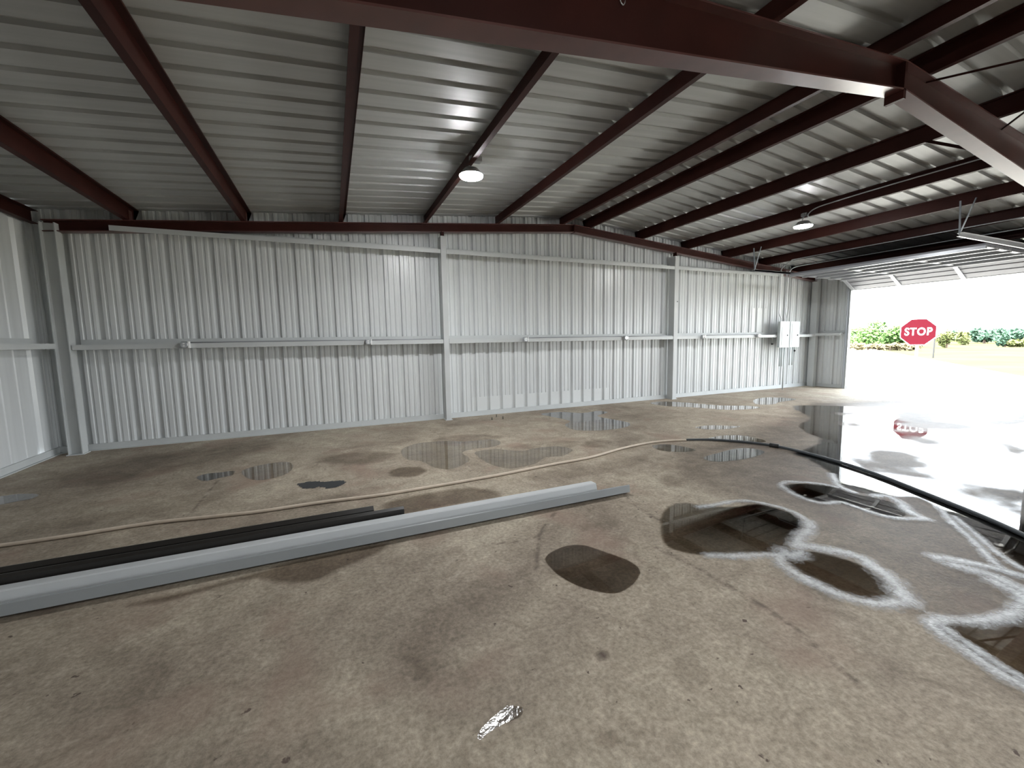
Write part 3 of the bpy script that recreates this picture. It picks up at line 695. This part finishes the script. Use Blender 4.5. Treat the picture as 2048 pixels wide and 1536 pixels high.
def track(y, sg, lab, hy):
    r = thing('door_track', lab, 'door track', (W-.10, y, 0), 'overhead door tracks')
    pts = [(18.10, 0.01), (18.10, 2.6), (18.10, 2.86)]
    cx, cz, rad = 17.72, 2.90, .37
    arc = [(cx+rad*math.cos(a), cz+rad*math.sin(a)) for a in np.linspace(0, math.pi/2, 9)]
    full = pts+arc+[(16.5, 3.285), (14.02, 3.30)]
    # C shaped track: web and two flanges as ribbons with thickness
    def ribbon(n0, n1, yy0, yy1):
        m = MB(); V = []
        for k, (x, z) in enumerate(full):
            a = np.array(full[max(k-1, 0)]); b = np.array(full[min(k+1, len(full)-1)]); t = (b-a)/np.linalg.norm(b-a); n = np.array([-t[1], t[0]])
            for q in ((n0, yy0), (n1, yy0), (n1, yy1), (n0, yy1)):
                V.append((x+n[0]*q[0], y+q[1], z+n[1]*q[0]))
        F = [(k*4+j, k*4+(j+1) % 4, (k+1)*4+(j+1) % 4, (k+1)*4+j) for k in range(len(full)-1) for j in range(4)]
        F += [(0, 1, 2, 3), tuple(range(len(V)-4, len(V)))[::-1]]
        return m.add(V, F)
    m = ribbon(-.028, .028, 0, .003*sg); a = ribbon(-.028, -.025, 0, -.03*sg); b = ribbon(.025, .028, 0, -.03*sg)
    m.add(a.v, a.f); m.add(b.v, b.f)
    m.build('rail', M['doorgalv'], r)
    MB().box(14.02, 17.6, min(y, y+.05*sg), max(y, y+.05*sg), 3.33, 3.335).box(14.02, 17.6, y, y+.004, 3.285, 3.335).build('stiffener', M['doorgalv'], r)
    angle_bar((14.05, y, 3.30), (13.98, y, 3.86), .022).build('hanger', M['hanger'], r)
    angle_bar((14.05, y, 3.30), (14.02, y-.18, 3.86), .022).build('hanger', M['hanger'], r)
track(-1.06, 1, 'far overhead door track curving up beside the breaker panels', 0)
track(-4.86, -1, 'near overhead door track with bright rail at the right edge', 0)

# ================================================================ THINGS ON THE FLOOR
def bent(name, prof, x0, x1, m, lab, cat):
    "bent sheet of constant thickness along x; prof is a list of (y, z)"
    P = [np.array(p, float) for p in prof]; th = .003; A = []; B = []
    for i, p in enumerate(P):
        t = P[min(i+1, len(P)-1)]-P[max(i-1, 0)]; t /= np.linalg.norm(t); n = np.array([-t[1], t[0]])
        A.append(p-n*th/2); B.append(p+n*th/2)
    o = MB().prism([tuple(q) for q in A+B[::-1]], 'x', x0, x1).build(name, m); return tag(o, lab, cat, None, 'thing')
bent('trim_channel', [(-5.03, .030), (-5.10, .006), (-5.165, .010), (-5.195, .022), (-5.187, .092), (-5.180, .095)], -.4, 6.727, M['trimgrey'], 'long grey metal trim channel on the floor, front of the stack and longest', 'metal trim')
bent('trim_channel', [(-5.012, .105), (-5.014, .136), (-5.094, .140), (-5.104, .134), (-5.124, .075), (-5.148, .040), (-5.158, .012), (-5.06, .012)], -.4, 6.37, M['trimwhite'], 'white metal trim channel lying behind the long grey one', 'metal trim')
bent('trim_channel', [(-4.90, .006), (-4.985, .006), (-4.985, .172), (-4.955, .184), (-4.940, .180)], -.4, 4.465, M['trimblack'], 'black metal trim channel lying behind the white one, longer of two', 'metal trim')
bent('trim_channel', [(-4.79, .006), (-4.865, .006), (-4.865, .160), (-4.820, .180), (-4.805, .176)], -.4, 4.225, M['trimblack'], 'black metal trim channel at the back of the stack, shorter of two', 'metal trim')

def hose_path(px, r): return [tuple(np.append(fl(*p)[:2], r)) for p in px]
hp = curve_pts(hose_path([(-260, 1128), (0, 1095), (140, 1075), (300, 1050), (420, 1037), (520, 1026), (640, 1008), (760, 993), (870, 975), (945, 962), (1010, 950), (1100, 932), (1180, 917), (1240, 900), (1290, 889), (1330, 884), (1372, 882)], .017), 10)
o = MB().tube(hp, .016, 10).build('hose', M['hose'], smooth=True); tag(o, 'thin tan hose snaking across the floor behind the trim channels', 'hose', None, 'thing')
r = thing('hose', 'thicker dark hose across the wet floor toward the right edge', 'hose', tuple(fl(1372, 882)))
hp2 = curve_pts(hose_path([(1372, 882), (1420, 882), (1480, 886), (1540, 893), (1600, 906), (1680, 928), (1760, 955), (1860, 995), (1960, 1036), (2048, 1076), (2200, 1150), (2500, 1330)], .022), 10)
MB().tube(hp2, [min(.019, .0150+.0003*k) for k in range(len(hp2))], 10).build('body', M['hosedark'], r, smooth=True)
a = np.array(hp2[30]); b = np.array(hp2[33]); MB().tube([a, b], .034, 12).build('coupling', M['dark'], r, smooth=True)

# scrap of tar paper and small debris
o = field_mesh('tar_scrap', M['tar'], lambda X, Y: np.clip((.04-sdf(shape([(600, 968), (625, 964), (650, 965), (685, 962), (683, 970), (660, 976), (640, 972), (622, 977), (605, 974)]), X, Y))/.08, 0, 1)-.45-.25*np.sin(X*61+Y*23)*np.sin(Y*97-X*31), bbox_of([shape([(595, 960), (690, 980)], False)]), .02, .003)
tag(o, 'flattened scrap of black tarry material on the floor left of the puddles', 'scrap', None, 'thing')
for px, py, lab in ((984, 840, 'short anchor bolt left of its pair by the left column foot'), (993, 834, 'short anchor bolt nearest the wall right of the left column'), (1006, 838, 'short anchor bolt rightmost by the left column foot')):
    p = fl(px, py); o = MB().tube([(p[0], p[1], 0), (p[0], p[1], .055)], .008, 6).build('anchor_bolt', M['dark']); tag(o, lab, 'bolt', 'anchor bolts', 'thing')

# puddles
def puddle(lab, polys, material='water', soft=.05, cell=.025, holes=(), z=.002, group='puddles on the concrete'):
    S = [shape(p) for p in polys]; H = [(shape(h), hs) for h, hs in holes]
    o = field_mesh('puddle', M[material], wetf(S, soft, H), bbox_of(S), cell, z)
    tag(o, lab, 'puddle', group, 'thing'); return o
puddle('small shallow puddle at left, farther from the door than the striped one', [[(392, 955), (412, 948), (440, 945), (468, 942), (466, 950), (440, 956), (410, 962)]])
puddle('oval puddle left of centre reflecting bright wall stripes', [[(482, 945), (505, 934), (540, 927), (572, 924), (586, 930), (578, 945), (545, 957), (505, 960)]])
puddle('pale puddle at the left edge of the floor reflecting the left wall', [[(-60, 1003), (0, 993), (40, 988), (76, 989), (66, 997), (30, 1004), (0, 1010), (-50, 1018)]])
puddle('forked puddle left of the pair in mid floor, below the left column', [[(803, 900), (835, 887), (890, 882), (930, 883), (985, 879), (1001, 885), (990, 893), (950, 898), (925, 905), (940, 920), (905, 938), (870, 935), (840, 922), (812, 918)]])
puddle('long puddle right of the pair in mid floor, touching the tan hose', [[(950, 905), (990, 898), (1040, 902), (1080, 895), (1120, 893), (1145, 900), (1125, 912), (1090, 915), (1070, 928), (1020, 937), (985, 930), (965, 920)]])
puddle('two lobed puddle close to the wall in the middle bay', [[(1082, 828), (1120, 824), (1165, 826), (1195, 822), (1215, 825), (1195, 832), (1220, 838), (1258, 846), (1250, 855), (1200, 861), (1150, 860), (1130, 850), (1140, 842), (1105, 834)]])
puddle('narrow puddle beside the foot of the right column', [[(1300, 806), (1330, 803), (1380, 806), (1440, 811), (1500, 812), (1520, 816), (1460, 820), (1390, 815), (1330, 812)]])
puddle('bright puddle near the far corner below the breaker panels', [[(1508, 800), (1530, 795), (1570, 796), (1592, 799), (1560, 804), (1545, 809), (1512, 808)]])
puddle('small puddle between the wall and the dark hose bend', [[(1390, 855), (1420, 851), (1460, 852), (1482, 853), (1455, 858), (1415, 859)]])
puddle('puddle behind the bend of the dark hose', [[(1408, 879), (1440, 872), (1480, 871), (1520, 878), (1530, 884), (1480, 884), (1430, 882)]])
puddle('puddle in front of the hose bend, left one', [[(1305, 890), (1335, 889), (1365, 893), (1392, 900), (1370, 904), (1335, 903), (1312, 898)]])
puddle('puddle in front of the dark hose, right one with bold stripes', [[(1408, 915), (1440, 905), (1475, 897), (1510, 898), (1530, 905), (1500, 916), (1450, 923), (1420, 922)]])
puddle('matte dark damp patch in the right foreground of the trim channels', [[(1090, 1120), (1120, 1096), (1160, 1090), (1205, 1102), (1258, 1122), (1280, 1142), (1270, 1165), (1236, 1186), (1190, 1182), (1135, 1162)]], 'oilstain', .03, .02)
puddle('tiny rippled splash of water in the near foreground', [[(955, 1472), (968, 1452), (985, 1436), (1003, 1420), (1015, 1412), (1035, 1413), (1046, 1416), (1044, 1430), (1028, 1440), (1000, 1452), (975, 1468), (960, 1480)]], 'ripple', .012, .008)
# the large wet film by the door
film = C8([(870, 82), (1130, 84), (1350, 98), (1700, 128), (2048, 150), (2500, 170), (2700, 1000), (2400, 1060), (2048, 905), (1900, 800), (1700, 660), (1600, 595), (1480, 545), (1270, 540), (1110, 485), (1060, 430), (1010, 385), (930, 350), (870, 325), (960, 290), (1010, 250), (930, 215), (900, 180), (950, 140)])
isl = [(1530, 132, 175, 26, 2), (1600, 182, 215, 22, 4), (1150, 122, 60, 9, 0), (1460, 208, 95, 8, 0), (1545, 262, 115, 20, 8), (1400, 358, 185, 46, 8), (1960, 165, 150, 18, 2), (1985, 300, 100, 28, 12), (1990, 550, 150, 45, 8), (1480, 438, 150, 14, 8), (1180, 175, 60, 14, 5), (820, 252, 70, 16, 5), (1230, 385, 70, 20, 22), (1780, 520, 60, 20, 20), (2040, 650, 60, 20, 20), (2300, 300, 120, 40, 5), (2250, 450, 90, 40, 10)]
puddle('large sheet of water by the door mirroring the white sky', [film], 'film', .10, .04, [(C8(ell(*e)), .30) for e in isl])
# soapy puddles with foam rims
def foam_rim(parent, lines, lab=None):
    Ls = [(shape(p, False, 6), w_*1.2) for p, w_ in lines]
    def fn(X, Y):
        F = np.zeros(X.shape)
        for l, w_ in Ls: F = np.maximum(F, np.clip(1-ldist(l, X, Y)/w_, 0, 1))
        return F
    return field_mesh('foam', M['foam'], fn, bbox_of([l for l, _ in Ls]), .014, .003, parent, .006)
p = puddle('large brown soapy puddle with a foam rim in the right foreground', [C8([(205, 620), (290, 578), (420, 590), (540, 600), (690, 585), (800, 612), (890, 650), (910, 700), (870, 760), (850, 815), (980, 828), (1110, 858), (1240, 910), (1340, 980), (1385, 1045), (1330, 1080), (1240, 1075), (1100, 1030), (950, 965), (850, 895), (780, 840), (640, 838), (480, 845), (330, 835), (215, 790), (190, 700)])], 'brownwater', .12, .02)
foam_rim(p, [(C8([(380, 600), (480, 588), (560, 572), (650, 572), (780, 598), (880, 635), (945, 680)]), .055), (C8([(945, 680), (940, 720), (890, 760), (880, 800)]), .09),
             (C8([(440, 850), (560, 855), (700, 848), (780, 850), (820, 840)]), .07), (C8([(880, 790), (960, 805), (1080, 828), (1200, 862), (1300, 925), (1380, 990), (1425, 1050), (1440, 1085)]), .10),
             (C8([(800, 850), (800, 890), (860, 935), (950, 985), (1080, 1045), (1220, 1085), (1330, 1100), (1440, 1088)]), .085), (C8([(820, 830), (850, 850), (900, 840)]), .11)])
p = puddle('slim soapy puddle with a foam rim, nearer the door than the brown one', [C8([(815, 490), (900, 480), (1000, 485), (1080, 495), (1180, 530), (1280, 550), (1380, 580), (1440, 640), (1330, 645), (1200, 610), (1090, 575), (1000, 570), (900, 545), (840, 515)])], 'brownwater', .04, .02)
foam_rim(p, [(C8([(1090, 500), (1000, 482), (900, 474), (830, 474), (805, 492), (860, 530), (940, 565), (1020, 582), (1110, 578), (1200, 608), (1320, 645), (1430, 662), (1540, 660)]), .06), (C8([(1060, 430), (1080, 470), (1110, 500), (1180, 528)]), .06), (C8([(1270, 543), (1340, 545), (1410, 575), (1450, 620), (1540, 660)]), .075)])
p = puddle('soapy puddle with a foam rim at the right edge of the floor', [C8([(1600, 1205), (1700, 1195), (1850, 1195), (1960, 1178), (2060, 1150), (2400, 1100), (2500, 1700), (2200, 1620), (2048, 1500), (1900, 1425), (1750, 1330), (1650, 1265)])], 'brownwater', .04, .02)
foam_rim(p, [(C8([(2200, 1610), (2048, 1525), (1900, 1440), (1760, 1345), (1640, 1265), (1570, 1200), (1640, 1182), (1800, 1190), (1920, 1172), (2010, 1145), (2048, 1080), (2080, 1040)]), .07), (C8([(1650, 1230), (1750, 1300), (1900, 1400), (2048, 1490)]), .05)])
def loose_foam(lab, lines):
    o = foam_rim(None, lines); tag(o, lab, 'foam', 'loose soap foam', 'thing')
loose_foam('broad patch of loose soap foam above the right edge puddle', [(C8([(1600, 862), (1720, 880), (1860, 910), (2000, 945), (2150, 990)]), .09), (C8([(1700, 905), (1850, 945), (1980, 1000), (2100, 1060)]), .10), (C8([(1900, 985), (2000, 1040), (2080, 1090)]), .09)])
loose_foam('thin foam line running beside the dark hose at the right', [(C8([(1610, 600), (1680, 680), (1760, 750), (1850, 840), (1930, 915), (2048, 960)]), .05), (C8([(1690, 650), (1800, 740), (1900, 830), (1990, 890), (2060, 930)]), .045)])

# ================================================================ OUTDOORS
def sign():
    x, y, zc = 22.6, -.90, 1.68
    r = thing('stop_sign', 'red octagonal stop sign on a white post outside the door', 'road sign', (x, y, -.06))
    # facing the camera side of the road
    nrm = Vector((CAM[0]-x, CAM[1]-y, 0)).normalized(); rt = Vector((-nrm.y, nrm.x, 0)); up = Vector((0, 0, 1)); c = Vector((x, y, zc))
    def octa(rad, d0, d1, name, m):
        v = []
        for d in (d0, d1):
            for k in range(8):
                a = math.radians(22.5+45*k); v.append(c+rt*(rad*math.cos(a))+up*(rad*math.sin(a))+nrm*d)
        MB().add(v, [tuple(range(8))[::-1], tuple(range(8, 16))]+[(k, (k+1) % 8, 8+(k+1) % 8, 8+k) for k in range(8)]).build(name, m, r)
    R0 = .455/math.cos(math.radians(22.5))
    octa(R0, 0, .006, 'border', M['signwhite']); octa(R0*.955, .006, .009, 'face', M['signred'])
    cu = bpy.data.curves.new('lettering', 'FONT'); cu.body = 'STOP'; cu.align_x = 'CENTER'; cu.align_y = 'CENTER'; cu.size = .36; cu.extrude = .002; cu.offset = .007; cu.space_character = 1.12
    to = bpy.data.objects.new('lettering', cu); COL.objects.link(to); cu.materials.append(M['signwhite'])
    rot = Matrix((rt, up, nrm)).transposed().to_4x4()
    to.matrix_world = Matrix.Translation(c+nrm*.013) @ rot @ Matrix.Diagonal((.74, 1.0, 1, 1))
    bpy.context.view_layer.update()
    me = bpy.data.meshes.new_from_object(to.evaluated_get(bpy.context.evaluated_depsgraph_get())); me.name = 'lettering'
    mw = to.matrix_world.copy(); me.transform(mw); bpy.data.objects.remove(to)
    to = bpy.data.objects.new('lettering', me); COL.objects.link(to)
    to.parent = r; to.matrix_parent_inverse = Matrix.Translation(-Vector(r.location))
    MB().box(x-.03-nrm.x*.06, x+.03-nrm.x*.06, y-.03-nrm.y*.06, y+.03-nrm.y*.06, -.06, zc+.3).build('post', M['signwhite'], r)
sign()
rng = random.Random(5)
def out(px, py_base):           # ground position seen at an image position
    p = fl(px, py_base, -.07); return p
def tree(px, pb, wpx, hpx, n, m, lab, trunk=True, name='tree', leaf=.28, cut=0.0):
    p = out(px, pb); dist = float(np.dot(p-CAM, _f)); wd = wpx*dist/FPX; ht = hpx*dist/FPX
    r = thing(name, lab, name, tuple(p))
    z0 = p[2]+ht*cut; mb = MB()
    blobs = [(rng.uniform(-.32, .32)*wd, rng.uniform(-.32, .32)*wd, rng.uniform(.25, .72), rng.uniform(.18, .32)) for _ in range(7)]
    for _ in range(n):
        bx, by, bz, br = rng.choice(blobs)
        d = Vector((rng.gauss(0, 1), rng.gauss(0, 1), rng.gauss(0, 1))).normalized()*rng.uniform(.5, 1)
        c = Vector((p[0]+bx+d.x*br*wd, p[1]+by+d.y*br*wd, z0+(ht*(1-cut))*min(1.0, max(.02, bz+d.z*br))))
        a = Vector((rng.gauss(0, 1), rng.gauss(0, 1), rng.gauss(0, 1))).normalized(); b = a.orthogonal().normalized()
        s = leaf*rng.uniform(.5, 1.2)
        mb.add([c-a*s, c-b*s*.55, c+a*s, c+b*s*.55], [(0, 1, 2, 3)])
    mb.build('crown', m, r, fix=False)
    tk = MB().tube([(p[0], p[1], p[2]-.1), (p[0]+.05*wd, p[1], p[2]+ht*.35), (p[0]-.03*wd, p[1], p[2]+ht*.6)], [.035*wd+.04, .025*wd+.03, .02], 7)
    tk.tube([(p[0], p[1], p[2]+ht*.25), (p[0]+.2*wd, p[1]+.1*wd, p[2]+ht*.6)], [.02*wd+.02, .015], 6); tk.build('trunk', M['bark'], r)
G1, G2, G3 = leafmat('bright_green_leaves', (.13, .25, .07)), leafmat('blue_green_leaves', (.09, .17, .11)), leafmat('yellow_green_leaves', (.22, .25, .09))
tree(1722, 697, 62, 48, 1500, G1, 'low bright green tree at the door jamb, left end of the thicket')
tree(1772, 695, 66, 58, 1700, G1, 'tallest green tree of the thicket, left of the stop sign')
tree(1815, 695, 46, 34, 900, G1, 'lower green tree of the thicket partly behind the stop sign')
for k, px in enumerate((1712, 1735, 1755, 1780, 1800, 1822)):
    tree(px, 701, 26, 16, 260, leafmat('dry_brush', (.26, .22, .12)) if k == 0 else bpy.data.materials['dry_brush'], ['dry tan brush at the foot of the thicket, leftmost clump', 'dry tan brush below the thicket, second clump from the left', 'dry tan brush below the thicket, third clump from the left', 'dry tan brush below the tallest tree, fourth clump', 'dry tan brush left of the sign post, fifth clump', 'dry tan brush right behind the sign post, sixth clump'][k], name='bush', leaf=.22)
tree(1897, 689, 40, 32, 800, G2, 'dark green round tree right of the stop sign')
tree(1893, 696, 30, 40, 420, G3, 'thin yellow green tree in front of the dark round tree', leaf=.22)
tree(1925, 690, 26, 34, 450, G3, 'pale yellow tree between the round tree and the wide one')
tree(1968, 687, 52, 32, 1100, G2, 'wide blue green tree standing alone in the field', leaf=.4)
tree(2010, 694, 22, 30, 420, G2, 'slender tree near the right edge of the field')
tree(2035, 682, 44, 26, 900, G2, 'distant blue green trees at the right edge', leaf=.5)
tree(2030, 694, 30, 16, 360, G3, 'low shrub under the distant trees at the right edge', name='bush')
tree(1945, 683, 60, 16, 700, G2, 'low far hedge line behind the wide tree', name='bush', leaf=.5)
tree(2000, 682, 60, 17, 700, G2, 'low far hedge line behind the slender tree', name='bush', leaf=.5)
p = out(1866, 716); dist = float(np.dot(p-CAM, _f))
o = MB().tube([(p[0], p[1], -.1), (p[0], p[1], 38*dist/FPX)], .05, 8).build('marker_post', M['dark']); tag(o, 'thin dark post standing in the field right of the stop sign', 'post', None, 'thing')
